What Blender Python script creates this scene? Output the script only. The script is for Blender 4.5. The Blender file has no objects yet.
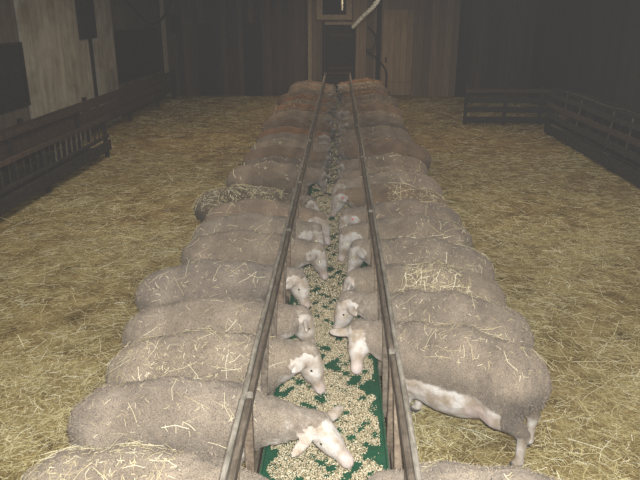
import bpy, math, random
import numpy as np
from mathutils import Vector, Matrix

random.seed(7)
RNG = np.random.default_rng(11)
PI = math.pi
sc = bpy.context.scene
COL = sc.collection

# ---------------------------------------------------------------- camera, light, exposure
cam_d = bpy.data.cameras.new('camera')
cam_d.sensor_width = 36.0
cam_d.lens = 36.0 * 647.0 / 640.0
cam_d.clip_start = 0.05
cam = bpy.data.objects.new('camera', cam_d)
COL.objects.link(cam)
cam.location = (0.06, 0.0, 2.70)
cam.rotation_euler = (math.radians(90 - 19.256), 0, math.radians(1.672))
sc.camera = cam

world = bpy.data.worlds.new('world')
sc.world = world
world.use_nodes = True
world.node_tree.nodes['Background'].inputs[0].default_value = (0.020, 0.018, 0.016, 1)
world.node_tree.nodes['Background'].inputs[1].default_value = 1.0

vs = world.node_tree.nodes.new('ShaderNodeVolumeScatter')      # barn dust in the air
vs.inputs['Color'].default_value = (.95, .92, .90, 1)
vs.inputs['Density'].default_value = 0.00062
vs.inputs['Anisotropy'].default_value = 0.0
world.node_tree.links.new(vs.outputs[0], world.node_tree.nodes['World Output'].inputs['Volume'])

def area(name, loc, sx, sy, power, color, target=None):
    l = bpy.data.lights.new(name, 'AREA')
    l.shape = 'RECTANGLE'; l.size = sx; l.size_y = sy
    l.energy = power; l.color = color
    o = bpy.data.objects.new(name, l); COL.objects.link(o)
    o.location = loc
    if target is not None:
        d = Vector(target) - Vector(loc)
        o.rotation_euler = d.to_track_quat('-Z', 'Y').to_euler()
    return o

# the camera's own flash
area('camera_flash', (0.10, -0.02, 2.80), 0.06, 0.04, 370, (0.97, 1.0, 1.0), (0.0, 9.0, 0.6))
# fluorescent barn lamps under the ceiling, above the frame
for lx, ly, p in ((-2.8, 3.0, 52), (2.8, 3.0, 52), (-2.8, 8.5, 58), (2.8, 8.5, 58),
                  (-2.8, 14.0, 42), (2.8, 14.0, 42), (0.0, 19.5, 58)):
    area('barn_lamp_light', (lx, ly, 3.55), 1.3, 0.25, p, (1.0, 0.92, 0.78) if ly < 10 else (1.0, 0.83, 0.62), (lx, ly, 0))

sc.view_settings.view_transform = 'Standard'
sc.view_settings.look = 'None'
sc.view_settings.gamma = 1.0
sc.view_settings.use_curve_mapping = False
sc.view_settings.exposure = 0.0

# ---------------------------------------------------------------- helpers
def tag(o, label=None, cat=None, group=None, kind=None):
    if label: o['label'] = label
    if cat: o['category'] = cat
    if group: o['group'] = group
    if kind: o['kind'] = kind
    return o

def empty(name, loc=(0, 0, 0), rz=0.0):
    o = bpy.data.objects.new(name, None); COL.objects.link(o)
    o.empty_display_size = 0.1
    o.location = loc; o.rotation_euler = (0, 0, rz)
    return o

def link(name, me, parent=None, mat=None):
    if mat is not None and not me.materials:
        me.materials.append(mat)
    o = bpy.data.objects.new(name, me); COL.objects.link(o)
    if parent is not None: o.parent = parent
    return o

def mesh_np(name, verts, faces, smooth=False):
    """verts (n,3), faces (m,k) arrays with one k."""
    me = bpy.data.meshes.new(name)
    verts = np.ascontiguousarray(verts, np.float32); faces = np.ascontiguousarray(faces, np.int32)
    m, k = faces.shape
    me.vertices.add(len(verts)); me.vertices.foreach_set('co', verts.ravel())
    me.loops.add(m * k); me.loops.foreach_set('vertex_index', faces.ravel())
    me.polygons.add(m); me.polygons.foreach_set('loop_start', np.arange(0, m * k, k, dtype=np.int32))
    me.polygons.foreach_set('use_smooth', np.full(m, smooth, bool))
    me.update(calc_edges=True); me.validate()
    return me

def fattr(me, name, vals):
    a = me.attributes.new(name, 'FLOAT', 'POINT')
    a.data.foreach_set('value', np.ascontiguousarray(vals, np.float32))

class MB:
    """collects planks, tubes and boxes into one mesh"""
    def __init__(s): s.v = []; s.f = []
    def prism(s, rings, cap=True):
        b = len(s.v); n = len(rings[0])
        for r in rings: s.v += [tuple(p) for p in r]
        for i in range(len(rings) - 1):
            for j in range(n):
                a = b + i * n + j; c = b + i * n + (j + 1) % n
                s.f.append((a, c, c + n, a + n))
        if cap:
            s.f.append(tuple(b + j for j in reversed(range(n))))
            e = b + (len(rings) - 1) * n
            s.f.append(tuple(e + j for j in range(n)))
        return s
    def plank(s, p0, p1, w, t, up=(0, 0, 1), ch=0.004, wob=0.0, seg=1):
        """chamfered plank from p0 to p1; w along side axis, t along up axis"""
        p0 = Vector(p0); p1 = Vector(p1); d = (p1 - p0).normalized(); up = Vector(up)
        side = d.cross(up)
        if side.length < 1e-4: side = d.cross(Vector((0, 1, 0)))
        side.normalize(); u = side.cross(d).normalized()
        a = w / 2; b = t / 2; c = min(ch, a * .45, b * .45)
        prof = [(-a + c, -b), (a - c, -b), (a, -b + c), (a, b - c), (a - c, b), (-a + c, b), (-a, b - c), (-a, -b + c)]
        rings = []
        for i in range(seg + 1):
            q = p0.lerp(p1, i / seg)
            ox = random.uniform(-wob, wob); oz = random.uniform(-wob, wob)
            rings.append([q + side * (x + ox) + u * (z + oz) for x, z in prof])
        return s.prism(rings)
    def tube(s, pts, r, n=8):
        pts = [Vector(p) for p in pts]; rings = []
        for i, p in enumerate(pts):
            d = (pts[min(i + 1, len(pts) - 1)] - pts[max(i - 1, 0)]).normalized()
            a = d.cross(Vector((0, 0, 1)))
            if a.length < 1e-3: a = d.cross(Vector((1, 0, 0)))
            a.normalize(); b = a.cross(d)
            rr = r[i] if isinstance(r, (list, tuple)) else r
            rings.append([p + a * (rr * math.cos(2 * PI * k / n)) + b * (rr * math.sin(2 * PI * k / n)) for k in range(n)])
        return s.prism(rings)
    def build(s, name, mat, parent=None, smooth=False):
        off = Vector(parent.location) if parent is not None else Vector((0, 0, 0))
        me = bpy.data.meshes.new(name)
        me.from_pydata([tuple(Vector(v) - off) for v in s.v], [], s.f)
        if smooth: me.polygons.foreach_set('use_smooth', [True] * len(me.polygons))
        me.update()
        return link(name, me, parent, mat)

def plank(name, mat, parent, p0, p1, w, t, **k):
    return MB().plank(p0, p1, w, t, **k).build(name, mat, parent)

def boxm(name, mat, parent, lo, hi, ch=0.006):
    lo = Vector(lo); hi = Vector(hi); c = (lo + hi) / 2
    return MB().plank((c.x, lo.y, c.z), (c.x, hi.y, c.z), hi.x - lo.x, hi.z - lo.z, ch=ch).build(name, mat, parent)

def bez(pts, n=10):
    """Catmull-Rom through points"""
    P = [Vector(p) for p in pts]; P = [P[0] * 2 - P[1]] + P + [P[-1] * 2 - P[-2]]
    out = []
    for i in range(1, len(P) - 2):
        a, b, c, d = P[i - 1:i + 3]
        for k in range(n):
            t = k / n
            out.append(.5 * ((2 * b) + (c - a) * t + (2 * a - 5 * b + 4 * c - d) * t * t + (3 * b - a - 3 * c + d) * t ** 3))
    out.append(P[-2]); return out

# ---------------------------------------------------------------- materials
class NT:
    def __init__(s, name):
        s.m = bpy.data.materials.new(name); s.m.use_nodes = True
        s.t = s.m.node_tree; s.b = s.t.nodes['Principled BSDF']
        s.b.inputs['Roughness'].default_value = 0.85
        s.b.inputs['Specular IOR Level'].default_value = 0.25
        s.tc = s.n('ShaderNodeTexCoord')
    def n(s, k, **kw):
        x = s.t.nodes.new(k)
        for a, v in kw.items(): setattr(x, a, v)
        return x
    def l(s, a, b): s.t.links.new(a, b)
    def mapping(s, scale=(1, 1, 1), coord='Object', rot=(0, 0, 0)):
        m = s.n('ShaderNodeMapping'); m.inputs['Scale'].default_value = scale; m.inputs['Rotation'].default_value = rot
        s.l(s.tc.outputs[coord], m.inputs['Vector']); return m.outputs[0]
    def geo(s, scale=(1, 1, 1)):
        g = s.n('ShaderNodeNewGeometry'); m = s.n('ShaderNodeMapping'); m.inputs['Scale'].default_value = scale
        s.l(g.outputs['Position'], m.inputs['Vector']); return m.outputs[0]
    def noise(s, vec, scale, detail=3, rough=.55, dist=0):
        x = s.n('ShaderNodeTexNoise'); s.l(vec, x.inputs['Vector'])
        x.inputs['Scale'].default_value = scale; x.inputs['Detail'].default_value = detail
        x.inputs['Roughness'].default_value = rough; x.inputs['Distortion'].default_value = dist
        return x.outputs[0]
    def ramp(s, fac, stops):
        r = s.n('ShaderNodeValToRGB'); e = r.color_ramp.elements
        while len(e) < len(stops): e.new(0.5)
        for i, (p, c) in enumerate(stops):
            e[i].position = p; e[i].color = (*c, 1)
        s.l(fac, r.inputs[0]); return r.outputs[0]
    def mix(s, fac, a, b, mode='MIX'):
        x = s.n('ShaderNodeMix', data_type='RGBA', blend_type=mode)
        for v, i in ((fac, 0), (a, 6), (b, 7)):
            if hasattr(v, 'links') or hasattr(v, 'is_linked'): s.l(v, x.inputs[i])
            elif i == 0: x.inputs[0].default_value = v
            else: x.inputs[i].default_value = (*v, 1)
        return x.outputs[2]
    def attr(s, name):
        a = s.n('ShaderNodeAttribute'); a.attribute_name = name; return a.outputs['Fac']
    def bump(s, h, strength=.5, dist=.01):
        b = s.n('ShaderNodeBump'); b.inputs['Strength'].default_value = strength; b.inputs['Distance'].default_value = dist
        s.l(h, b.inputs['Height']); s.l(b.outputs[0], s.b.inputs['Normal'])
    def col(s, c):
        if hasattr(c, 'is_linked'): s.l(c, s.b.inputs['Base Color'])
        else: s.b.inputs['Base Color'].default_value = (*c, 1)
    def set(s, **k):
        for a, v in k.items(): s.b.inputs[a.replace('_', ' ')].default_value = v
        return s

def wood(name, c0, c1, rough=.8, grain=(6, 6, 6), streak=30):
    m = NT(name); v = m.geo(grain)
    n1 = m.noise(v, 2.0, 5, .6, 1.0); n2 = m.noise(m.geo((14, 2, 14)), 3, 4, .6)
    c = m.ramp(n1, [(.3, c0), (.7, c1)])
    d = m.ramp(n2, [(.35, (.45, .42, .40)), (.6, (1, 1, 1))])
    m.col(m.mix(.8, c, d, 'MULTIPLY')); m.bump(n2, .4, .004); m.b.inputs['Roughness'].default_value = rough
    return m.m

def simple(name, c, rough=.6, metal=0., var=.25):
    m = NT(name); n = m.noise(m.geo(), 9, 4)
    m.col(m.ramp(n, [(.3, tuple(x * (1 - var) for x in c)), (.7, tuple(min(1, x * (1 + var)) for x in c))]))
    m.set(Roughness=rough, Metallic=metal); return m.m

def mat_wool():
    m = NT('fleece_and_skin'); v = m.tc.outputs['Object']
    oi = m.n('ShaderNodeObjectInfo')
    big = m.noise(v, 5.5, 4, .6); fine = m.noise(v, 150, 2, .6); mid = m.noise(v, 34, 3, .6)
    w = m.ramp(big, [(.3, (.70, .67, .64)), (.7, (1.18, 1.16, 1.13))])
    w = m.mix(1.0, oi.outputs['Color'], w, 'MULTIPLY')
    sp = m.ramp(fine, [(.34, (.60, .58, .56)), (.52, (.98, .97, .96)), (.70, (1.28, 1.26, 1.22))])
    w = m.mix(.85, w, sp, 'MULTIPLY')
    sk = m.ramp(m.noise(v, 11, 3), [(.36, (.38, .29, .205)), (.50, (.52, .435, .36)), (.64, (.66, .60, .54))])
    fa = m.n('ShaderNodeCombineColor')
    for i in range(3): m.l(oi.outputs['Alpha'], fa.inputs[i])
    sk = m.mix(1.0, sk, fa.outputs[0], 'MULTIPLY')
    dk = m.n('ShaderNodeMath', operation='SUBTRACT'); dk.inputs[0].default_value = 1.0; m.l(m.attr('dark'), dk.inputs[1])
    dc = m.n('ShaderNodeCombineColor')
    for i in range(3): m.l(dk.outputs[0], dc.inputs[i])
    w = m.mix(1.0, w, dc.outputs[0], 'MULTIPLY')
    # ragged border between fleece and skin
    a = m.attr('skin'); ad = m.n('ShaderNodeMath', operation='ADD'); m.l(a, ad.inputs[0])
    mm = m.n('ShaderNodeMath', operation='MULTIPLY_ADD'); m.l(mid, mm.inputs[0]); mm.inputs[1].default_value = .7; mm.inputs[2].default_value = -.35
    m.l(mm.outputs[0], ad.inputs[1])
    k = m.n('ShaderNodeMapRange', interpolation_type='SMOOTHSTEP'); k.inputs['From Min'].default_value = .22; k.inputs['From Max'].default_value = .78
    m.l(ad.outputs[0], k.inputs['Value'])
    c = m.mix(k.outputs[0], w, sk)
    pk = m.mix(m.attr('pink'), c, (.56, .40, .36))
    hf = m.mix(m.attr('hoof'), pk, (.05, .04, .035))
    m.col(hf)
    s = m.n('ShaderNodeMath', operation='MULTIPLY_ADD'); m.l(mid, s.inputs[0]); s.inputs[1].default_value = .7; m.l(fine, s.inputs[2])
    m.bump(s.outputs[0], .75, .012)
    m.set(Roughness=.95, Sheen_Weight=.12, Sheen_Roughness=.6); m.b.inputs['Specular IOR Level'].default_value = .1
    return m.m

def mat_straw(name, cols, scale=1.0):
    m = NT(name); t = m.attr('tint')
    m.col(m.ramp(t, cols)); m.set(Roughness=.6); m.b.inputs['Specular IOR Level'].default_value = .35
    return m.m

def mat_ground():
    m = NT('straw_covered_ground')
    g = m.geo()
    big = m.noise(g, .55, 4, .6); mid = m.noise(g, 3.2, 4, .6)
    f1 = m.noise(m.geo((9, 60, 9)), 1.6, 3, .7, 1.5); f2 = m.noise(m.geo((60, 9, 9)), 1.6, 3, .7, 1.5)
    mx = m.n('ShaderNodeMath', operation='MAXIMUM'); m.l(f1, mx.inputs[0]); m.l(f2, mx.inputs[1])
    base = m.ramp(mid, [(.28, (.12, .082, .028)), (.5, (.31, .235, .098)), (.75, (.50, .415, .20))])
    fib = m.ramp(mx.outputs[0], [(.42, (.40, .36, .32)), (.56, (1, 1, 1)), (.70, (1.9, 1.85, 1.7))])
    c = m.mix(.9, base, fib, 'MULTIPLY')
    b = m.ramp(big, [(.32, (.70, .60, .52)), (.62, (1.1, 1.08, 1.05))])
    m.col(m.mix(1.0, c, b, 'MULTIPLY')); m.bump(mx.outputs[0], .9, .02); m.set(Roughness=.9)
    return m.m

def mat_plaster(name, c, dark_tone):
    m = NT(name); g = m.geo()
    n = m.noise(g, 1.3, 5, .65, .6); n2 = m.noise(m.geo((6, 6, .9)), 1.0, 4, .6)
    a = m.ramp(n, [(.3, dark_tone), (.6, c)])  # noise mottles the plaster with its dirt colour
    s = m.ramp(n2, [(.35, (.6, .56, .52)), (.62, (1, 1, 1))])
    m.col(m.mix(.75, a, s, 'MULTIPLY')); m.bump(m.noise(g, 25, 4), .3, .01); return m.m

def mat_boards(name, c0, c1, axis='X', wdt=.17):
    """far boarding: board joints and grain"""
    m = NT(name); g = m.n('ShaderNodeNewGeometry'); sp = m.n('ShaderNodeSeparateXYZ'); m.l(g.outputs['Position'], sp.inputs[0])
    d = m.n('ShaderNodeMath', operation='DIVIDE'); m.l(sp.outputs[axis], d.inputs[0]); d.inputs[1].default_value = wdt
    fl = m.n('ShaderNodeMath', operation='FLOOR'); m.l(d.outputs[0], fl.inputs[0])
    fr = m.n('ShaderNodeMath', operation='FRACT'); m.l(d.outputs[0], fr.inputs[0])
    wn = m.n('ShaderNodeTexWhiteNoise', noise_dimensions='1D'); m.l(fl.outputs[0], wn.inputs['W'])
    n = m.noise(m.geo((9, 9, 1.2)), 1.5, 5, .65)
    c = m.ramp(n, [(.3, c0), (.7, c1)])
    v = m.ramp(wn.outputs[0], [(0, (.62, .6, .6)), (1, (1.15, 1.1, 1.05))])
    c = m.mix(1, c, v, 'MULTIPLY')
    j = m.ramp(fr.outputs[0], [(.0, (.25, .25, .25)), (.07, (1, 1, 1))])
    m.col(m.mix(1, c, j, 'MULTIPLY')); m.bump(n, .4, .01); return m.m

WOOL = mat_wool()
GROUND = mat_ground()
STRAW = mat_straw('loose_straw', [(0, (.18, .13, .045)), (.35, (.46, .37, .155)), (.7, (.71, .61, .33)), (.88, (.88, .81, .54)), (1, (.97, .95, .78))])
STRAW_L = mat_straw('pale_straw', [(0, (.34, .27, .14)), (.5, (.58, .48, .27)), (1, (.85, .77, .55))])
FEED = mat_straw('feed_grains', [(0, (.12, .085, .045)), (.4, (.38, .29, .165)), (.75, (.58, .48, .31)), (1, (.80, .71, .53))])
RAIL_P = wood('weathered_pale_rail', (.19, .165, .13), (.31, .275, .225))
RAIL_D = wood('worn_brown_rail', (.085, .064, .045), (.17, .135, .10))
BAR = wood('worn_slat_wood', (.12, .085, .058), (.24, .18, .125))
DARKW = wood('dark_old_wood', (.022, .018, .016), (.050, .039, .032))
REDW = wood('reddish_old_boards', (.045, .027, .018), (.090, .056, .037))
SLATW = wood('grey_slat_wood', (.09, .075, .055), (.17, .14, .105))
DOORW = mat_boards('door_boards', (.25, .185, .115), (.36, .27, .175), 'X', .21)
FRAMEW = wood('pale_frame_wood', (.28, .21, .14), (.40, .31, .21))
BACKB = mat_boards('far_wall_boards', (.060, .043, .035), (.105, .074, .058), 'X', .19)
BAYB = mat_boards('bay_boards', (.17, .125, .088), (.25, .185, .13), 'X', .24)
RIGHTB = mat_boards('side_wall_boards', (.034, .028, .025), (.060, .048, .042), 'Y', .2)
PLASTER = mat_plaster('old_plaster', (.42, .39, .315), (.22, .19, .145))
PLASTER_D = mat_plaster('stained_plaster', (.15, .125, .095), (.085, .066, .050))
DARK = simple('black_opening', (.012, .011, .011), .7)
GLASS = simple('dirty_dark_glass', (.030, .028, .028), .35)
METAL = simple('dull_steel', (.30, .29, .27), .45, .6)
CABLE = simple('black_cable', (.02, .018, .017), .5)
ROPE = simple('pale_rope', (.62, .57, .46), .9)
TAGM = simple('red_plastic', (.62, .03, .05), .4, 0, .05)
CEIL = mat_boards('ceiling_boards', (.09, .07, .055), (.14, .11, .085), 'X', .2)
def mat_belt():
    m = NT('green_belt'); n = m.noise(m.geo((3, 30, 3)), 4, 4)
    m.col(m.ramp(n, [(.3, (.009, .055, .027)), (.7, (.016, .090, .045))])); m.set(Roughness=.45); return m.m
BELT = mat_belt()
def mat_eye():
    m = NT('eye'); m.col((.05, .032, .015)); m.set(Roughness=.08); m.b.inputs['Specular IOR Level'].default_value = 1.0
    return m.m
EYE = mat_eye()
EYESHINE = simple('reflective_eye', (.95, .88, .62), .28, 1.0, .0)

# ---------------------------------------------------------------- the setting
XL, XR, YB, YF, ZC = -6.0, 6.6, 23.0, -3.0, 3.75
def slab(name, lo, hi, mat):
    o = boxm(name, mat, None, lo, hi, .001); o['kind'] = 'structure'; return o
slab('floor', (XL - .2, YF, -.2), (XR + .2, YB + .2, 0), GROUND)
slab('ceiling', (XL - .2, YF, ZC), (XR + .2, YB + .2, ZC + .15), CEIL)
slab('wall_back', (XL, YB, 0), (XR, YB + .2, ZC), BACKB)
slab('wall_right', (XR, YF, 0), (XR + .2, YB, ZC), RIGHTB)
slab('wall_front', (XL, YF - .2, 0), (XR, YF, ZC), BACKB)
wl = slab('wall_left', (XL - .2, YF, 0), (XL, YB, ZC), PLASTER_D)

# ---------------------------------------------------------------- sheep
VOX = 0.0118
def smin(a, b, k):
    h = np.clip(.5 + .5 * (b - a) / k, 0, 1)
    return b + (a - b) * h - k * h * (1 - h)

def d_cone(X, Y, Z, a, b, ra, rb):
    a = np.asarray(a, np.float32); b = np.asarray(b, np.float32); ab = b - a
    t = np.clip(((X - a[0]) * ab[0] + (Y - a[1]) * ab[1] + (Z - a[2]) * ab[2]) / float(ab @ ab), 0, 1)
    return np.sqrt((X - a[0] - t * ab[0]) ** 2 + (Y - a[1] - t * ab[1]) ** 2 + (Z - a[2] - t * ab[2]) ** 2) - (ra + (rb - ra) * t)

def d_ell(X, Y, Z, c, r, R=None):
    x, y, z = X - c[0], Y - c[1], Z - c[2]
    if R is not None:
        x, y, z = (x * R[0][0] + y * R[0][1] + z * R[0][2], x * R[1][0] + y * R[1][1] + z * R[1][2], x * R[2][0] + y * R[2][1] + z * R[2][2])
    k0 = np.sqrt((x / r[0]) ** 2 + (y / r[1]) ** 2 + (z / r[2]) ** 2)
    k1 = np.sqrt((x / r[0] ** 2) ** 2 + (y / r[1] ** 2) ** 2 + (z / r[2] ** 2) ** 2) + 1e-6
    return k0 * (k0 - 1) / k1

def nrm(v):
    v = np.asarray(v, float); return v / np.linalg.norm(v)

def surface_nets(D, origin, h):
    S = D < 0
    nx, ny, nz = D.shape
    cs = np.zeros((nx - 1, ny - 1, nz - 1), np.int8)
    corners = [(i, j, k) for i in (0, 1) for j in (0, 1) for k in (0, 1)]
    for i, j, k in corners: cs += S[i:nx - 1 + i, j:ny - 1 + j, k:nz - 1 + k]
    act = (cs > 0) & (cs < 8)
    I, J, K = np.nonzero(act)
    idx = np.full(act.shape, -1, np.int32); idx[I, J, K] = np.arange(len(I))
    acc = np.zeros((len(I), 3), np.float32); cnt = np.zeros(len(I), np.float32)
    for a in corners:
        for ax in range(3):
            if a[ax]: continue
            b = list(a); b[ax] = 1
            da = D[I + a[0], J + a[1], K + a[2]]; db = D[I + b[0], J + b[1], K + b[2]]
            m = (da < 0) != (db < 0)
            t = np.where(m, da / np.where(m, da - db, 1), 0)
            p = np.tile(np.array(a, np.float32), (len(I), 1)); p[:, ax] += t
            acc += p * m[:, None]; cnt += m
    V = (np.stack([I, J, K], 1) + acc / cnt[:, None]) * h + np.asarray(origin, np.float32)
    F = []
    for ax in range(3):
        sl0 = [slice(1, -1)] * 3; sl1 = [slice(1, -1)] * 3
        sl0[ax] = slice(0, -1); sl1[ax] = slice(1, None)
        A = S[tuple(sl0)]; B = S[tuple(sl1)]
        e = np.stack(np.nonzero(A != B), 1)
        inn = A[e[:, 0], e[:, 1], e[:, 2]]
        o = np.ones(3, int); o[ax] = 0; e = e + o
        u = (ax + 1) % 3; w = (ax + 2) % 3
        q = []
        for du, dw in ((-1, -1), (0, -1), (0, 0), (-1, 0)):
            c = e.copy(); c[:, u] += du; c[:, w] += dw
            q.append(idx[c[:, 0], c[:, 1], c[:, 2]])
        q = np.stack(q, 1)
        q[~inn] = q[~inn][:, ::-1]
        F.append(q)
    return V, np.concatenate(F)

def sheep_mesh(name, p, vox=VOX):
    """body facing +X, fence line at x=0, feet on z=0. Returns mesh, eye spots, ear-tag spot, verts, normals"""
    g = lambda k, d: p.get(k, d)
    W = g('w', .215); ZT = g('zt', 0.0); rs = np.random.default_rng(g('seed', 1))
    poll = np.array(g('poll', (.34, 0, .53))); hy = math.radians(g('hy', 0)); hp = math.radians(g('hp', 38)); roll = math.radians(g('roll', 0))
    poll[2] = max(poll[2], .350 + .25 * math.sin(hp))      # keep the muzzle on top of the feed
    hd = np.array([math.cos(hp) * math.cos(hy), math.cos(hp) * math.sin(hy), -math.sin(hp)])
    right = nrm(np.cross(hd, (0, 0, 1))); up = np.cross(right, hd)
    right, up = right * math.cos(roll) + up * math.sin(roll), up * math.cos(roll) - right * math.sin(roll)
    nose = poll + hd * .25
    lo = np.array([-1.06, -.36, -.02]); hi = np.array([.64, .36, .86])
    for q in (poll, nose):
        lo = np.minimum(lo, q - .17); hi = np.maximum(hi, q + .17)
    lo[2] = -.03
    ax = [np.arange(lo[i], hi[i], vox, dtype=np.float32) for i in range(3)]
    X, Y, Z = np.meshgrid(*ax, indexing='ij', sparse=True)
    sag = g('sag', 0.0)
    d = d_ell(X, Y, Z, (-.48, 0, .528), (.47, W * .97, .235))
    if sag: d = smin(d, d_ell(X, Y, Z, (-.43, 0, .47 - sag), (.33, W * .95, .19)), .12)
    d = smin(d, d_ell(X, Y, Z, (-.765, 0, .530), (.240, W * .86, .190)), .15)
    d = smin(d, d_ell(X, Y, Z, (-.16, 0, .515), (.22, W * .80, .190)), .14)
    d = smin(d, d_cone(X, Y, Z, (-.80, 0, .585), (-.46, 0, .675), .060, .075), .15)      # back line
    d = smin(d, d_cone(X, Y, Z, (-.46, 0, .675), (-.10, 0, .61), .075, .065), .15)
    # neck in two pieces
    mid = np.array([.11, poll[1] * .35, .5 * .565 + .5 * (poll[2] + .01)])
    d = smin(d, d_cone(X, Y, Z, (-.10, 0, .58), mid, .145, .108), .09)
    d = smin(d, d_cone(X, Y, Z, mid, poll - hd * .02, .108, .080), .06)
    d = smin(d, d_cone(X, Y, Z, (-.05, 0, .49), mid - np.array([0, 0, .02]), .11, .08), .06)
    # legs
    st = g('stance', 0.0)
    for s in (-1, 1):
        y = s * W * .55; o = st * s * .06
        d = smin(d, d_cone(X, Y, Z, (-.14, y * 1.1, .46), (-.13 + o * .4, y, .27), .10, .045), .06)
        d = smin(d, d_cone(X, Y, Z, (-.13 + o * .4, y, .28), (-.14 + o, y, .07), .040, .028), .025)
        d = smin(d, d_cone(X, Y, Z, (-.135 + o, y, .055), (-.11 + o, y, .024), .030, .034), .02)
        o = -st * s * .07
        d = smin(d, d_cone(X, Y, Z, (-.80, y * 1.05, .54), (-.76 + o * .4, y * 1.2, .37), .150, .100), .07)
        d = smin(d, d_cone(X, Y, Z, (-.78 + o * .4, y * 1.2, .38), (-.925 + o, y * 1.08, .25), .092, .040), .045)
        d = smin(d, d_cone(X, Y, Z, (-.922 + o, y * 1.08, .25), (-.912 + o, y * 1.08, .07), .035, .027), .02)
        d = smin(d, d_cone(X, Y, Z, (-.915 + o, y * 1.08, .055), (-.89 + o, y * 1.08, .024), .030, .034), .02)
    # tail
    d = smin(d, d_cone(X, Y, Z, (-.955, 0, .61), (-.99, .005, .51), .034, .028), .04)
    d = smin(d, d_cone(X, Y, Z, (-.99, .005, .51), (-.985, .015, .41), .028, .016), .02)
    if g('udder', 0): d = smin(d, d_ell(X, Y, Z, (-.66, 0, .335), (.10, .10, .085)), .03)
    # fleece lumps
    lump = np.zeros_like(d)
    for wl_, am in ((.20, .0016), (.085, .0012), (.05, .0012), (.034, .0010)):
        for _ in range(3):
            k = nrm(rs.normal(size=3)) * 2 * PI / wl_ * rs.uniform(.8, 1.25)
            lump += am * np.sin(k[0] * X + k[1] * Y + k[2] * Z + rs.uniform(0, 6.3))
    d = d + lump * np.clip((Z - .28) / .12, 0, 1)
    body = d
    # head
    h = d_cone(X, Y, Z, poll, poll + hd * .12, .078, .066)
    h = smin(h, d_cone(X, Y, Z, poll + hd * .09 - up * .005, nose - up * .012, .062, .037), .03)
    h = smin(h, d_cone(X, Y, Z, poll + hd * .03 - up * .05, poll + hd * .15 - up * .045, .045, .032), .03)   # jaw
    R = np.stack([hd, right, up])
    h = smin(h, d_ell(X, Y, Z, nose - hd * .005 - up * .016, (.042, .040, .034), R), .02)                 # muzzle
    h = smin(h, d_ell(X, Y, Z, poll + hd * .04 + up * .035, (.07, .058, .045), R), .03)                   # brow
    mouth = d_ell(X, Y, Z, nose + hd * .018 - up * .030, (.045, .05, .005), R)
    h = np.maximum(h, -mouth)
    for s in (-1, 1):
        h = np.maximum(h, -d_ell(X, Y, Z, nose + hd * .036 + right * s * .014 + up * .004, (.012, .006, .006), R))
        h = np.maximum(h, -(d_ell(X, Y, Z, poll + hd * .085 + right * s * .079 + up * .018, (.022, .016, .016), R)))
    ear_d = g('ear', .25)
    for s in (-1, 1):
        e = nrm(right * s - up * ear_d - hd * g('earb', .12))
        side = nrm(np.cross(e, up)); th = np.cross(side, e)
        c = poll + right * s * .060 + up * .018 + hd * .012 + e * .080
        h = smin(h, d_ell(X, Y, Z, c, (.095, .034, .0165), np.stack([e, side, th])), .016)
    d = smin(body, h, .03)
    V, F = surface_nets(d, lo, vox)
    me = mesh_np(name, V, F, True)
    N = np.zeros((len(V), 3), np.float32); me.vertices.foreach_get('co', V.ravel())
    nn = np.zeros(len(V) * 3, np.float32); me.vertex_normals.foreach_get('vector', nn); N = nn.reshape(-1, 3)
    x, y, z = V.T
    i0 = np.clip(((V - lo) / vox).round().astype(int), 0, np.array(d.shape) - 1)
    hh = h[i0[:, 0], i0[:, 1], i0[:, 2]]
    bb = body[i0[:, 0], i0[:, 1], i0[:, 2]]
    ss = lambda a, b, t: (lambda u: u * u * (3 - 2 * u))(np.clip((t - a) / (b - a), 0, 1))
    along = (V - poll) @ hd
    skin = (1 - ss(.004, .03, hh)) * ss(-.01, .04, along + np.clip(np.abs((V - poll) @ right) - .05, 0, 1) * 3)
    skin = np.where(np.abs((V - poll) @ right) > .085, (hh < .02) * 1.6, skin * 1.5)
    throat = ss(.0, .6, -N[:, 2]) * ss(-.02, .10, x) * (x < .5)
    pl = g('pale', 0); belly = ss(.42 + pl, .35 + pl, z + .3 * np.clip(-.62 - x, 0, 1)) * ss(-.6, .0, -N[:, 2]) * (x < .1) * (x > -.80)
    low = ss(.30, .21, z) * (x < .1)
    pit = ss(.10, .04, np.hypot(x + .08, (z - .42) * .8)) * .8
    fl = ss(.46, .36, z) * .5 * (x < .0) * (x > -.7)
    neck = .34 * ss(.02, .2, x) * (hh > .0)
    skin = np.maximum.reduce([neck, skin, throat * .8, belly, low * .8, pit, fl * .8])
    fattr(me, 'skin', np.clip(skin, 0, 1.5))
    pink = np.exp(-(((V - nose) ** 2).sum(1)) / .0022) * .75
    if g('udder', 0): pink = np.maximum(pink, ss(.13, .07, np.hypot(x + .66, z - .32)) * .45)
    fattr(me, 'pink', pink)
    fattr(me, 'hoof', ss(.055, .04, z))
    if g('dark_tone', .2): fattr(me, 'dark', g('dark_tone', .2) * np.maximum(ss(.62, .48, z), ss(-.80, -.90, x) * ss(.55, .42, z)) * (x < .0))  # fleece colour goes darker towards the lower flanks and lower rump
    me.materials.append(WOOL)
    eyes = [(poll + hd * .085 + right * s * .0615 + up * .019) for s in (-1, 1)]
    e = nrm(right * g('tagside', 1) - up * ear_d - hd * .28)
    tagp = poll + right * g('tagside', 1) * .06 + up * .018 + hd * .012 + e * .10 + up * .02
    return dict(me=me, eyes=eyes, tag=tagp, V=V, N=N, hd=hd, skin=skin)

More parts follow.
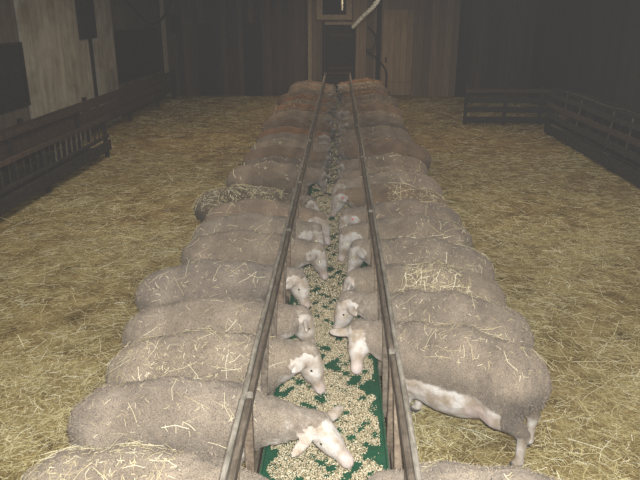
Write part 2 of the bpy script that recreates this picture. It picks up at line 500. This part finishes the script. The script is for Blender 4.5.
def ico(name, r, sub=2):
    import bmesh
    bm = bmesh.new(); bmesh.ops.create_icosphere(bm, subdivisions=sub, radius=r)
    me = bpy.data.meshes.new(name); bm.to_mesh(me); bm.free()
    me.polygons.foreach_set('use_smooth', [True] * len(me.polygons)); return me
EYE_ME = ico('eye', .0105); EYE_ME.materials.append(EYE)
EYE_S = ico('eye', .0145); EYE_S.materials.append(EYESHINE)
def tag_mesh():
    b = MB(); b.tube([(0, 0, -.003), (0, 0, .003)], .019, 10); b.tube([(0, 0, .003), (0, 0, .008)], .007, 8)
    me = bpy.data.meshes.new('ear_tag'); me.from_pydata(b.v, [], b.f); me.update(); me.materials.append(TAGM); return me
TAG_ME = tag_mesh()

def blades(P, D, U, L, r, bend=.12, rng=RNG, seg=2):
    """three-sided straw stems, bent when seg=2. P centre, D unit direction, U unit normal"""
    n = len(P); S = np.cross(D, U); m = seg + 1
    t = np.linspace(-.5, .5, m); bd = rng.uniform(-bend, bend, n)
    V = np.zeros((n, m, 3, 3), np.float32)
    for i in range(m):
        c = P + D * (L * t[i])[:, None] + S * (bd * L * (1 if 0 < i < seg else 0))[:, None]
        for j in range(3):
            a = 2 * PI * j / 3 + .5
            V[:, i, j] = c + S * (r * math.cos(a))[:, None] + U * (r * math.sin(a))[:, None]
    q = [[i * 3 + j, i * 3 + (j + 1) % 3, i * 3 + 3 + (j + 1) % 3, i * 3 + 3 + j] for i in range(seg) for j in range(3)]
    F = ((np.arange(n) * 3 * m)[:, None, None] + np.array(q)[None]).reshape(-1, 4)
    return V.reshape(-1, 3), F

def straw_on(sm, n, seed, region=None, rad=.0021, name='straw_wisps'):
    r = np.random.default_rng(seed); V, N = sm['V'], sm['N']
    w = (N[:, 2] > .25) & (V[:, 0] < .02) & (V[:, 2] > .45)
    if region is not None: w &= region(V)
    ids = np.nonzero(w)[0]
    if len(ids) == 0: return None
    ids = r.choice(ids, n); U = N[ids].astype(float)
    D = r.normal(size=(n, 3)); D -= U * (D * U).sum(1)[:, None]; D /= np.linalg.norm(D, axis=1)[:, None]
    U2 = U
    L = np.where(r.random(n) < .86, r.uniform(.012, .045, n), r.uniform(.06, .19, n))
    D = D + U * r.normal(0, .10, n)[:, None]; D /= np.linalg.norm(D, axis=1)[:, None]
    U2 = U - D * (U * D).sum(1)[:, None]; U2 /= np.linalg.norm(U2, axis=1)[:, None]
    P = V[ids] + U * (.004 + L[:, None] * .03)
    v, f = blades(P, D, U2, L, r.uniform(.6, 1.15, n) * rad, .15, r)
    me = mesh_np(name, v, f); fattr(me, 'tint', np.repeat(r.random(n), 9)); me.materials.append(STRAW_L)
    return me

def fleece_on(sm, n, seed):
    """short locks of fleece standing off the body"""
    r = np.random.default_rng(seed); V, N = sm['V'], sm['N']; sk = sm['skin']
    ids = np.nonzero((sk < .25) & (V[:, 2] > .3) & (V[:, 0] < .26))[0]; ids = r.choice(ids, n)
    U = N[ids].astype(float); P = V[ids] + r.normal(0, .004, (n, 3)) - U * .002
    D = U + r.normal(0, .55, (n, 3)) + np.array([-.25, 0, -.35]); D /= np.linalg.norm(D, axis=1)[:, None]
    A = np.cross(U, r.normal(size=(n, 3))); A /= np.linalg.norm(A, axis=1)[:, None]; B = np.cross(U, A)
    q = r.uniform(.0022, .0042, n)[:, None]; L = r.uniform(.007, .016, n)[:, None]
    W = np.zeros((n, 4, 3), np.float32)
    for j in range(3):
        a = 2 * PI * j / 3; W[:, j] = P + (A * math.cos(a) + B * math.sin(a)) * q
    W[:, 3] = P + D * L
    F = ((np.arange(n) * 4)[:, None, None] + np.array([[0, 1, 3], [1, 2, 3], [2, 0, 3]])[None]).reshape(-1, 3)
    me = mesh_np('fleece', W.reshape(-1, 3), F); fattr(me, 'dark', np.repeat(np.clip(r.normal(.02, .28, n), -.35, .6), 4))
    me.materials.append(WOOL); return me

def place_sheep(sm, side, y, ang, back, color, label, straw=None, scale=1.0, red=False, group=None, face=.95, shine=False, fleece=None):
    """side -1 left row, 1 right row; ang: degrees the rump swings toward the near end; back: distance from the fence line"""
    a = math.radians(ang)
    rz = a if side < 0 else PI - a
    fx = math.cos(a) * (1 if side < 0 else -1); fy = math.sin(a)
    root = empty('sheep', (side * .38 - fx * back, y - fy * back, 0), rz)
    root.scale = (scale,) * 3
    tag(root, label, 'sheep', group or 'sheep feeding along the conveyor')
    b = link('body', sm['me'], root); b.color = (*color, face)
    if fleece is not None:
        o = link('fleece', fleece, root); o.color = b.color; o['kind'] = 'stuff'
    for e in sm['eyes']:
        o = link('eye', EYE_S if shine else EYE_ME, root); o.location = e
    if red:
        o = link('ear_tag', TAG_ME, root); o.location = sm['tag']; o.rotation_euler = (.3, .4, 0)
    if straw is not None:
        o = link('straw_wisps', straw, root); o['kind'] = 'stuff'
    return root

BASE = (.262, .216, .170)
def tint(r, g, b): return (BASE[0] * r, BASE[1] * g, BASE[2] * b)

# near sheep: side, y at fence, angle, set-back, tint, mesh params, straw count/region, label
NEAR = [
 (-1, 2.44, 0, .04, tint(1.02, 1.0, .96), dict(w=.223, hy=-85, hp=50, poll=(.10, -.10, .56)), (420, lambda V: (V[:, 0] < -.25)),
  'tan sheep cut by the bottom left edge, long straw heaped on its rump'),
 (-1, 3.10, 5, .02, tint(1.0, .99, .98), dict(w=.205, poll=(.35, -.03, .50), hy=-36, hp=34, ear=.2, earb=-.05, roll=-14), (60, None),
  'sheep in the left row stretching its whole pale head over the green belt'),
 (-1, 3.70, 10, .0, tint(1.05, 1.03, .98), dict(w=.198, poll=(.25, .02, .58), hy=-25, hp=66), (260, None),
  'sheep in the left row with fine straw dusted all along its back'),
 (-1, 4.24, 11, .06, tint(1.0, .98, .95), dict(w=.198, poll=(.24, .05, .57), hy=10, hp=68), (40, None),
  'clean-backed sheep half hidden behind the straw-dusted one in the left row'),
 (-1, 5.08, 18, .21, tint(.90, .90, .92), dict(w=.213, poll=(.29, -.03, .57), hy=-35, hp=66), (70, None),
  'greyish sheep in the left row with a few long stalks on its side'),
 (-1, 5.70, 4, .0, tint(1.0, .97, .93), dict(w=.203, poll=(.24, 0, .57), hy=-20, hp=69), (45, None),
  'sixth sheep from the front in the left row, next beyond the greyish one'),
 (-1, 6.26, 6, .02, tint(1.02, 1.02, 1.0), dict(w=.198, poll=(.22, .03, .56), hy=-30, hp=67), (30, None),
  'smooth grey-beige sheep, seventh from the front in the left row'),
 (-1, 6.78, 4, .0, tint(.98, .88, .80), dict(w=.203, poll=(.24, -.06, .57), hy=-35, hp=63), (20, None),
  'brownish sheep with white face just in front of the dark straw-covered sheep'),
 (-1, 7.40, 6, .24, tint(.52, .49, .43), dict(w=.208, poll=(.34, 0, .56), hy=10, hp=61), (420, None),
  'dark brown sheep with straw all over its back, standing back from the left rail'),
 (1, 2.47, 16, .04, tint(1.05, 1.04, 1.02), dict(w=.213, hy=85, hp=50, poll=(.05, .10, .56)), (60, None),
  'pale sheep at the bottom edge on the right, only the top of its back showing'),
 (1, 4.0, 29, .10, tint(1.0, .98, .95), dict(w=.213, sag=.085, udder=1, pale=.09, dark_tone=.34, poll=(.27, .03, .60), hy=112, hp=45, ear=.4), (130, lambda V: V[:, 2] > .66),
  'sheep on the right seen whole, pale belly, pink udder and hind leg showing'),
 (1, 4.50, 23, .11, tint(.98, .97, .95), dict(w=.203, poll=(.36, .0, .55), hy=32, hp=67), (70, None),
  'sheep in the right row pressed close behind the one with the pink udder'),
 (1, 4.97, 14, .02, tint(1.02, 1.0, .93), dict(w=.193, poll=(.20, -.03, .57), hy=-10, hp=68), (300, lambda V: (V[:, 0] > -.75) & (V[:, 0] < -.2)),
  'sheep in the right row with a thick patch of straw on its back'),
 (1, 5.75, 27, .14, tint(1.0, .98, .95), dict(w=.213, poll=(.27, .0, .57), hy=30, hp=69), (160, None),
  'large sheep in the right row with scattered stalks, fifth from the front'),
 (1, 6.22, 6, .0, tint(1.0, .97, .92), dict(w=.203, poll=(.21, .03, .56), hy=35, hp=69), (60, lambda V: V[:, 0] < -.4),
  'sixth sheep from the front in the right row, straw only on its rump'),
 (1, 6.80, 4, .0, tint(.95, .91, .88), dict(w=.198, poll=(.21, -.02, .56), hy=25, hp=69, tagside=-1), (25, None),
  'greyish sheep with a red ear tag, seventh from the front in the right row'),
 (1, 7.62, 22, .0, tint(.84, .72, .58), dict(w=.208, poll=(.30, 0, .56), hy=30, hp=63, tagside=-1), (180, lambda V: V[:, 0] < -.35),
  'brown blotched sheep with a red ear tag in the right row'),
 (1, 8.20, 10, .0, tint(.98, .95, .92), dict(w=.198, poll=(.28, .04, .56), hy=10, hp=63), (40, None),
  'pale sheep directly behind the brown blotched sheep in the right row'),
]
seed = 20
slots = {-1: [], 1: []}
for i, (s, y, a, bk, c, p, st, lab) in enumerate(NEAR):
    seed += 1; p['seed'] = seed
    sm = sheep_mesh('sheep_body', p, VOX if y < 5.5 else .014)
    stm = straw_on(sm, int(st[0] * 1.7) + 50, seed, st[1], .0012 if y < 4.4 else .0016 if y < 6 else .0022)
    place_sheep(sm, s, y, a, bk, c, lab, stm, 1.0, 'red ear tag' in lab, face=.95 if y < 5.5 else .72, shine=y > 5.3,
                fleece=fleece_on(sm, 9000 if y < 5 else 6000, seed) if y < 6.5 else None)
    slots[s].append(y)
# the rows going on to the far end share a few bodies
FAR = []
for k, p in enumerate((dict(poll=(.29, .02, .58), hy=-30, hp=68, w=.19), dict(poll=(.28, .06, .58), hy=40, hp=68, w=.185),
                       dict(poll=(.30, -.04, .58), hy=-40, hp=68, w=.195, stance=1), dict(poll=(.29, 0, .58), hy=50, hp=66, w=.185))):
    p['seed'] = 90 + k; sm = sheep_mesh('sheep_body', p, .018); FAR.append((sm, straw_on(sm, 50, 300 + k, None, .004)))
ORD = ['', 'first', 'second', 'third', 'fourth', 'fifth', 'sixth', 'seventh', 'eighth', 'ninth', 'tenth', 'eleventh', 'twelfth', 'thirteenth', 'fourteenth', 'fifteenth',
       'sixteenth', 'seventeenth', 'eighteenth', 'nineteenth', 'twentieth', 'twenty-first', 'twenty-second', 'twenty-third', 'twenty-fourth', 'twenty-fifth',
       'twenty-sixth', 'twenty-seventh', 'twenty-eighth', 'twenty-ninth', 'thirtieth', 'thirty-first', 'thirty-second', 'thirty-third', 'thirty-fourth']
rows = {-1: (8.62, 8.9, .60), 1: (8.75, 8.75, .585)}
tints = [(.82, .77, .71, 'grey-beige'), (.62, .51, .41, 'dull brown'), (.92, .86, .78, 'pale beige'), (.88, .56, .32, 'rusty brown'),
         (.52, .48, .46, 'dark grey'), (.80, .66, .52, 'tan'), (.98, .92, .85, 'whitish')]
pick = {-1: [0, 4, 1, 2, 0, 3, 1, 5, 2, 1, 3, 0, 3, 5, 1, 2, 3, 0, 1, 5, 3], 1: [2, 0, 1, 5, 0, 2, 4, 0, 6, 5, 1, 2, 0, 1, 3, 5, 4, 0, 3, 1, 3]}
for s in (-1, 1):
    y = rows[s][0]; n = len([1 for q in NEAR if q[0] == s]); k = 0
    y = 8.72 if s < 0 else 8.78
    while y < 20.8:
        n += 1; t = tints[pick[s][k % 21]]
        sm, stm = FAR[random.randrange(4)]
        place_sheep(sm, s, y, random.uniform(4, 11) if k else 10, random.uniform(0, .14), tint(*t[:3]),
                    '%s sheep, %s from the front in the %s row' % (t[3], ORD[n], 'left' if s < 0 else 'right'),
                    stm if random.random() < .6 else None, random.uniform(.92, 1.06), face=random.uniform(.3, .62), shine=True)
        slots[s].append(y); k += 1
        y += random.uniform(.58, .72)
    slots[s].sort()

# ---------------------------------------------------------------- feed conveyor
BZ = .27
cv = empty('feed_conveyor', (0, 1.0, 0))
tag(cv, 'long green feed belt running down between the two rows of sheep', 'conveyor')
b = MB(); prof = [(-.362, BZ + .026), (-.35, BZ + .008), (-.30, BZ), (.30, BZ), (.35, BZ + .008), (.362, BZ + .026),
                  (.353, BZ + .022), (.345, BZ + .000), (.30, BZ - .008), (-.30, BZ - .008), (-.345, BZ + .000), (-.353, BZ + .022)]
b.prism([[Vector((x, y, z)) for x, z in prof] for y in np.linspace(1.0, 21.6, 30)])
b.build('belt', BELT, cv)
for s in (-1, 1):
    for i in range(8):
        y0 = 1.0 + i * 2.575
        plank('side_board', BAR, cv, (s * .352, y0 + .004, BZ - .115), (s * .352, y0 + 2.571, BZ - .115), .024, .20, wob=.002)
    for i in range(9):
        y0 = 1.05 + i * 2.55
        plank('leg', RAIL_D, cv, (s * .30, y0, 0), (s * .30, y0, BZ - .012), .05, .05, up=(0, 1, 0))
for i in range(9):
    y0 = 1.05 + i * 2.55
    plank('cross_bar', RAIL_D, cv, (-.27, y0, BZ - .07), (.27, y0, BZ - .07), .05, .05)

def feed_mesh():
    r = np.random.default_rng(5)
    def dens(x, y):
        v = 0
        for fx, fy, ph in ((9, 7, .3), (16, 11, 2.1), (-12, 17, 4), (23, -19, 1.2), (31, 27, 5), (48, -22, .9), (38, 52, 2.6), (-56, 41, 3.3)):
            v = v + np.sin(fx * x + fy * y + ph)
        return v
    out = []
    for y0, y1, n, sz in ((1.9, 5.2, 85000, .88), (5.2, 9.5, 34000, 1.25), (9.5, 21.4, 12000, 2.2)):
        x = r.uniform(-.325, .325, n); y = r.uniform(y0, y1, n)
        v = dens(x, y) - 1.2 * np.clip((np.abs(x) - .22) / .1, 0, 1) * 1.6
        keep = v > r.normal(-1.25, .7, n)
        out.append(np.stack([x[keep], y[keep], np.full(keep.sum(), sz)], 1))
    A = np.concatenate(out); n = len(A); s = A[:, 2]
    a = r.uniform(0, 2 * PI, n); D = np.stack([np.cos(a), np.sin(a), r.normal(0, .25, n)], 1); D /= np.linalg.norm(D, axis=1)[:, None]
    S = np.stack([-np.sin(a), np.cos(a), np.zeros(n)], 1); U = np.cross(D, S)
    L = r.uniform(.0045, .0085, n) * s; w = r.uniform(.003, .0048, n) * s
    P = np.stack([A[:, 0], A[:, 1], BZ + w * .7 + r.random(n) ** 2 * .018 + np.clip(np.abs(A[:, 0]) - .3, 0, 1) * .3], 1)
    V = np.zeros((n, 6, 3), np.float32)
    V[:, 0] = P + D * L[:, None]; V[:, 1] = P - D * L[:, None]
    V[:, 2] = P + S * w[:, None]; V[:, 3] = P + U * w[:, None]; V[:, 4] = P - S * w[:, None]; V[:, 5] = P - U * w[:, None]
    q = []
    for j in range(4): q += [[0, 2 + j, 2 + (j + 1) % 4], [1, 2 + (j + 1) % 4, 2 + j]]
    F = ((np.arange(n) * 6)[:, None, None] + np.array(q)[None]).reshape(-1, 3)
    me = mesh_np('feed', V.reshape(-1, 3), F, True); fattr(me, 'tint', np.repeat(np.clip(r.normal(.55, .33, n), 0, 1), 6))
    return me
fo = link('loose_feed', feed_mesh(), None, FEED)
tag(fo, 'beige feed grains strewn over the green belt', 'feed', kind='stuff')

# ---------------------------------------------------------------- feed barriers
RZ = .90
for s, nm in ((-1, 'left'), (1, 'right')):
    fb = empty('feed_barrier', (s * .38, 1.0, 0))
    tag(fb, 'long wooden feed barrier with slanted slats in front of the %s row of sheep' % nm, 'feed barrier', 'feed barriers along the belt')
    ends = [1.0, 2.98, 5.05, 7.3, 9.8, 12.3, 14.8, 17.3, 19.4, 21.5] if s < 0 else [1.0, 3.72, 5.9, 8.3, 10.8, 13.3, 15.8, 18.3, 21.5]
    mids = [(p + q) / 2 for p, q in zip(slots[s][:-1], slots[s][1:])]
    ends = [ends[0]] + [min(mids, key=lambda q: abs(q - e)) for e in ends[1:-1]] + [ends[-1]]
    for y0, y1 in zip(ends[:-1], ends[1:]):
        plank('top_rail', RAIL_P, fb, (s * .402, y0 + .006, RZ - .012), (s * .402, y1 - .006, RZ - .012), .026, .055, ch=.006, wob=.003, seg=5)
        plank('inner_rail', RAIL_D, fb, (s * .372, y0 + .006, RZ - .030), (s * .372, y1 - .006, RZ - .030), .030, .070, ch=.006, wob=.003, seg=5)
        plank('bottom_rail', RAIL_D, fb, (s * .395, y0 + .006, .24), (s * .395, y1 - .006, .24), .03, .08, wob=.002, seg=3)
    for y0 in ends[1:-1]:
        yy = y0
        plank('post', BAR, fb, (s * .352 + s * .03, yy, 0), (s * .352 + s * .03, yy, RZ - .068), .045, .05, up=(0, 1, 0))
        MB().tube([(s * .372, yy, RZ - .002), (s * .372, yy, RZ + .020)], .020, 10).build('bolt_cap', RAIL_P, fb)
    Y = slots[s]
    cut = [Y[0] - .32]
    for p, q in zip(Y[:-1], Y[1:]):
        if q - p < .7: cut.append((p + q) / 2)
        elif q - p < 1.1: cut += [p + .28, q - .28]
        else: cut += [p + .27, (p + q) / 2, q - .27]
    for c in cut:
        if min(abs(c - e) for e in ends) < .08: continue
        lean = .19 + random.uniform(-.03, .03)
        plank('slat', BAR if random.random() < .6 else RAIL_D, fb, (s * .378, c - lean, .25), (s * .378, c + lean, RZ - .062), .026, .040, up=(1, 0, 0), ch=.004)

# ---------------------------------------------------------------- loose straw on the ground
def straw_floor():
    r = np.random.default_rng(3)
    def zone(n, y0, y1, x0, x1, sz):
        return np.stack([r.uniform(x0, x1, n), r.uniform(y0, y1, n), np.full(n, sz)], 1)
    A = [zone(30000, 1.6, 4.6, -2.9, -.42, 1), zone(34000, 1.6, 4.6, .42, 3.1, 1),
         zone(26000, 4.6, 8.2, -4.3, -.6, 1.15), zone(28000, 4.6, 8.2, .6, 4.6, 1.15),
         zone(13000, 8.2, 13, -4.5, -.8, 1.6), zone(15000, 8.2, 13, .8, 4.9, 1.6),
         zone(9000, 13, 22.5, -5.38, -.9, 2.4), zone(9000, 13, 22.5, .9, 6.2, 2.4)]
    A = np.concatenate(A); n = len(A); s = A[:, 2]
    clump = np.sin(A[:, 0] * 2.3 + 1) * np.sin(A[:, 1] * 1.9) + np.sin(A[:, 0] * 5.1 - A[:, 1] * 3.7) * .6
    keep = r.random(n) < .62 + .3 * clump; A = A[keep]; s = s[keep]; n = len(A)
    a = r.uniform(0, 2 * PI, n); pt = r.normal(0, .10, n)
    D = np.stack([np.cos(a) * np.cos(pt), np.sin(a) * np.cos(pt), np.sin(pt)], 1)
    S = np.stack([-np.sin(a), np.cos(a), np.zeros(n)], 1); U = np.cross(S, D) * -1
    U = np.where(U[:, 2:] < 0, -U, U)
    L = np.where(r.random(n) < .8, r.uniform(.03, .10, n), r.uniform(.10, .24, n)) * np.minimum(s, 1.5)
    P = np.stack([A[:, 0], A[:, 1], .004 + np.abs(np.sin(pt)) * L * .5 + r.random(n) ** 2 * .022], 1)
    rad = r.uniform(.0008, .0019, n) * s * np.where(r.random(n) < .13, 1.5, 1); tn = np.clip(r.beta(1.1, 1.4, n), 0, 1)
    near = A[:, 1] < 4.6
    v, f = blades(P[near], D[near], U[near], L[near], rad[near], .16, r, 2)
    far = ~near
    v2, f2 = blades(P[far], D[far], U[far], L[far], rad[far], .16, r, 1)
    me = mesh_np('straw', np.concatenate([v, v2]), np.concatenate([f, f2 + len(v)]))
    fattr(me, 'tint', np.concatenate([np.repeat(tn[near], 9), np.repeat(tn[far], 6)])); return me
so = link('straw_bedding', straw_floor(), None, STRAW)
tag(so, 'loose golden straw bedding strewn over the pens on both sides', 'straw', kind='stuff')

# ---------------------------------------------------------------- left hay rack
lr = empty('hay_rack', (-4.6, 10.0, 0))
tag(lr, 'low dark wooden hay rack with upright slats by the left wall', 'hay rack')
for y in (8.0, 9.85, 12.6):
    for x in (-4.55, -5.05):
        plank('leg', DARKW, lr, (x, y, 0), (x, y, .80 if x > -4.8 else .92), .07, .07, up=(0, 1, 0))
for y0, y1 in ((7.2, 9.9), (9.92, 12.72)):
    plank('trough_board', DARKW, lr, (-4.50, y0, .24), (-4.50, y1, .24), .03, .20, wob=.004, seg=3)
    plank('trough_board', DARKW, lr, (-4.80, y0, .15), (-4.80, y1, .15), .52, .03, wob=.003)
    plank('trough_board', DARKW, lr, (-5.10, y0, .24), (-5.10, y1, .24), .03, .20)
    plank('rail', REDW, lr, (-4.50, y0, .78), (-4.50, y1, .78), .045, .07, wob=.004, seg=3)
    plank('rail', DARKW, lr, (-4.52, y0, .42), (-4.52, y1, .42), .035, .06, wob=.003, seg=3)
    plank('rail', REDW, lr, (-5.02, y0, .95), (-5.02, y1, .95), .05, .10, wob=.004, seg=3)
    plank('back_board', REDW, lr, (-5.10, y0, .70), (-5.10, y1, .70), .025, .30, wob=.004, seg=3)
k = 0
for y in np.arange(7.35, 12.6, .22):
    plank('slat', SLATW if 10.0 < y < 11.9 else DARKW, lr, (-4.515, y, .44), (-4.515 + random.uniform(-.01, .01), y + random.uniform(-.02, .02), .765), .045, .018, up=(1, 0, 0))
pb = empty('board_partition', (-5.45, 11.0, 0))
tag(pb, 'reddish brown board partition running behind the left hay rack to the far wall', 'partition')
for i in range(3):
    plank('board', REDW, pb, (-5.45, 7.5, .38 + i * .22), (-5.45, 22.2, .38 + i * .22), .03, .20, wob=.008, seg=4)
for y in (8.2, 11.2, 14.2, 17.2, 20.0, 22.1):
    plank('post', DARKW, pb, (-5.51, y, 0), (-5.51, y, .98), .08, .08, up=(0, 1, 0))

# ---------------------------------------------------------------- right hay rack and end hurdle
rr = empty('hay_rack', (5.0, 12.0, 0))
tag(rr, 'long dark board hay rack along the right side of the pen', 'hay rack')
segs = [(8.2, 10.6), (10.62, 13.1), (13.12, 15.6)]
for i, (y0, y1) in enumerate(segs):
    for z, w, m in ((.16, .22, DARKW), (.46, .13, DARKW), (.70, .11, REDW), (.93, .10, DARKW)):
        plank('board', m, rr, (4.97, y0, z + random.uniform(-.01, .01)), (4.97, y1, z + random.uniform(-.01, .01)), .03, w, wob=.006, seg=3)
    plank('trough_board', DARKW, rr, (5.30, y0, .30), (5.30, y1, .30), .58, .03)
    plank('back_board', DARKW, rr, (5.62, y0, .55), (5.62, y1, .55), .03, .9)
    plank('top_board', DARKW, rr, (5.15, y0, 1.06), (5.15, y1, 1.06), .22, .03, wob=.006, seg=3)
    for q in np.arange(y0 + .2, y1, .42):
        plank('slat', SLATW if random.random() < .4 else DARKW, rr, (5.02, q, .35), (5.08, q + random.uniform(-.03, .03), 1.03), .05, .02, up=(1, 0, 0))
for y in (8.3, 10.55, 13.05, 15.5):
    plank('post', DARKW, rr, (5.035, y, 0), (5.035, y, 1.04), .07, .07, up=(0, 1, 0))
eh = empty('hurdle', (4.1, 16.8, 0))
tag(eh, 'dark wooden hurdle closing the far right corner of the pen', 'hurdle')
for z, w in ((.14, .16), (.40, .14), (.64, .12), (.86, .10)):
    plank('board', DARKW if z < .8 else REDW, eh, (3.26, 16.8, z), (5.6, 16.8, z), w, .03, up=(0, 1, 0), wob=.006, seg=4)
for x in (3.3, 4.3, 5.2):
    plank('post', DARKW, eh, (x, 16.86, 0), (x, 16.86, .98), .08, .08, up=(0, 1, 0))
hs = MB().tube(bez([(5.06, 14.72, 1.085), (5.10, 13.6, 1.09), (5.05, 12.5, 1.085), (5.14, 11.6, 1.09), (5.08, 10.7, 1.085), (5.1, 9.6, 1.085)], 8), .008, 6).build('twine', SLATW, None, True)
tag(hs, 'pale twine lying along the top of the right hay rack', 'twine')

# ---------------------------------------------------------------- left wall features
def on_left(name, y0, y1, z0, z1, mat, th=.03, parent=None):
    return boxm(name, mat, parent, (XL + .002, y0, z0), (XL + th, y1, z1), .004)
o = on_left('wall_panel', 12.62, 16.0, .35, ZC - .01, PLASTER, .05); o['kind'] = 'structure'; o.name = 'trim_1'
o = on_left('pillar', 16.35, 17.65, .0, ZC - .01, PLASTER, .12); o['kind'] = 'structure'; o.name = 'trim_2'
def window(n, y0, y1, z0, z1, bars):
    w = empty('window_%d' % n, (XL, (y0 + y1) / 2, z0)); w['kind'] = 'structure'
    boxm('pane', GLASS, w, (XL, y0, z0), (XL + .02, y1, z1), .002)
    for a in (y0 - .05, y1): boxm('frame', DARKW, w, (XL, a, z0 - .05), (XL + .06, a + .05, z1 + .05))
    for a in (z0 - .05, z1): boxm('frame', DARKW, w, (XL, y0, a), (XL + .06, y1, a + .05))
    for i in range(1, bars): 
        a = y0 + (y1 - y0) * i / bars; boxm('glazing_bar', DARKW, w, (XL + .02, a - .015, z0), (XL + .045, a + .015, z1), .003)
window(1, 9.2, 12.55, 1.08, 2.15, 3)
window(2, 18.0, 22.3, .95, 2.22, 4)
o = on_left('shutter_box', 15.45, 16.4, 2.15, 3.3, DARKW, .14); tag(o, 'dark wooden box hung high on the pale left wall', 'box')
d = MB().tube([(XL + .09, 16.06, .6), (XL + .09, 16.06, 2.14)], .035, 8).build('drain_pipe', DARKW, None, True)
tag(d, 'dark vertical pipe below the box on the left wall', 'pipe')
tag(plank('timber_post', FRAMEW, None, (XL + .12, 22.80, 0), (XL + .12, 22.80, ZC), .14, .16, up=(0, 1, 0)), 'pale timber post in the far left corner', 'post')
o = boxm('fuse_box', DARK, None, (-5.68, YB - .14, 2.1), (-5.36, YB, 2.68)); tag(o, 'small black box high on the far wall near the left corner', 'box')
c = MB().tube(bez([(-5.9, 18.2, 3.5), (-5.75, 18.9, 2.95), (-5.7, 20.6, 2.42), (-5.7, 22.2, 2.62), (-5.5, 22.9, 3.3)], 10), .035, 8).build('hanging_cable', CABLE, None, True)
tag(c, 'thick black cable sagging in front of the left wall', 'cable')
for (x0, x1, lab) in ((-4.75, -4.2, 'narrow dark doorway boards on the far wall near the left corner'), (-3.2, -2.6, 'dark board leaning flat on the far wall left of the middle bay')):
    tag(boxm('dark_board', DARKW, None, (x0, YB - .055, 0), (x1, YB - .004, 2.4)), lab, 'board')

# ---------------------------------------------------------------- far wall: middle bay, hatch, door
o = boxm('trim_3', BAYB, None, (-.98, YB - .08, 0), (4.05, YB, ZC - .01)); o['kind'] = 'structure'
for x, m in ((-.95, FRAMEW), (1.36, DARKW), (4.12, DARKW)):
    tag(plank('timber_post', m, None, (x, YB - .15, 0), (x, YB - .15, ZC - .01), .13, .13, up=(0, 1, 0)),
        {-.95: 'pale timber post left of the far middle bay', 1.36: 'dark timber post beside the far pale door', 4.12: 'dark timber post on the far wall right of the door'}[x], 'post')
hb = empty('hatch', (-.15, YB - .2, 2.5)); tag(hb, 'pale framed hatch high in the far middle bay', 'hatch')
boxm('back_panel', DARK, hb, (-.55, YB - .10, 2.65), (.28, YB - .08, 3.5))
for x in (-.72, .26): boxm('frame', FRAMEW, hb, (x, YB - .26, 2.52), (x + .20, YB - .08, 3.6))
boxm('frame', FRAMEW, hb, (-.52, YB - .26, 2.52), (.26, YB - .08, 2.68)); boxm('frame', FRAMEW, hb, (-.52, YB - .26, 3.45), (.26, YB - .08, 3.6))
boxm('mullion', DARKW, hb, (.10, YB - .18, 2.68), (.15, YB - .10, 3.45))
tag(MB().tube([(.12, 20.6, ZC), (.11, 20.6, 3.2), (.13, 20.6, 2.80)], .03, 7).build('cord', ROPE, None, True), 'short pale cord hanging in front of the far hatch', 'cord')
dr = empty('door_1', (.03, YB - .1, 0)); dr['kind'] = 'structure'
boxm('opening_panel', DARKW, dr, (-.45, YB - .11, 0), (.53, YB - .085, 2.38))
for x in (-.53, .53): boxm('frame', DARKW, dr, (x, YB - .14, 0), (x + .07, YB - .085, 2.45))
boxm('frame', FRAMEW, dr, (-.45, YB - .14, 2.36), (.53, YB - .085, 2.44))
boxm('cross_board', REDW, dr, (-.30, YB - .135, 1.98), (.52, YB - .11, 2.08)); boxm('cross_board', REDW, dr, (-.30, YB - .135, .9), (.52, YB - .11, 1.0))
d2 = empty('door_2', (2.03, YB - .1, 0)); d2['kind'] = 'structure'
for i in range(5):
    boxm('board', DOORW, d2, (1.52 + i * .206, YB - .125, .05), (1.52 + i * .206 + .203, YB - .085, 2.82), .005)
for z in (.5, 2.3): boxm('ledge', DOORW, d2, (1.56, YB - .155, z), (2.51, YB - .125, z + .12))
boxm('handle', DARKW, d2, (1.60, YB - .18, 1.15), (1.64, YB - .155, 1.32))
c = MB().tube(bez([(1.0, YB - .3, 2.3), (1.25, YB - .25, 2.0), (1.18, YB - .25, 1.6), (.95, YB - .25, 1.55), (1.3, YB - .25, 1.3), (1.62, YB - .25, .9), (1.66, YB - .22, .3)], 8), .025, 6).build('loose_cable', CABLE, None, True)
tag(c, 'thin dark cable looping down between the far bay and the pale door', 'cable')
# end drive of the belt
ed = empty('belt_drive', (0, 21.9, 0)); tag(ed, 'dark wooden drive box at the far end of the belt', 'drive box')
boxm('housing', DARKW, ed, (-.42, 21.65, 0), (.42, 22.2, .85)); boxm('lid', REDW, ed, (-.45, 21.62, .85), (.45, 22.23, .89))
MB().tube([(-.40, 21.62, .36), (.40, 21.62, .36)], .012, 8).build('roller', METAL, ed, True)

# rope running down from the ceiling
def rope():
    pts = bez([(.214, 8.0, 2.556), (.30, 7.1, 2.68), (.399, 6.2, 2.819), (.52, 5.4, 3.15), (.60, 4.9, ZC)], 14); b = MB()
    for k in range(3):
        q = []
        for i, p in enumerate(pts):
            a = i * .9 + k * 2 * PI / 3; q.append(p + Vector((math.cos(a), 0, math.sin(a))) * .011)
        b.tube(q, .012, 6)
    return b.build('rope', ROPE, None, True)
tag(rope(), 'thick pale twisted rope slanting down from above the belt', 'rope')
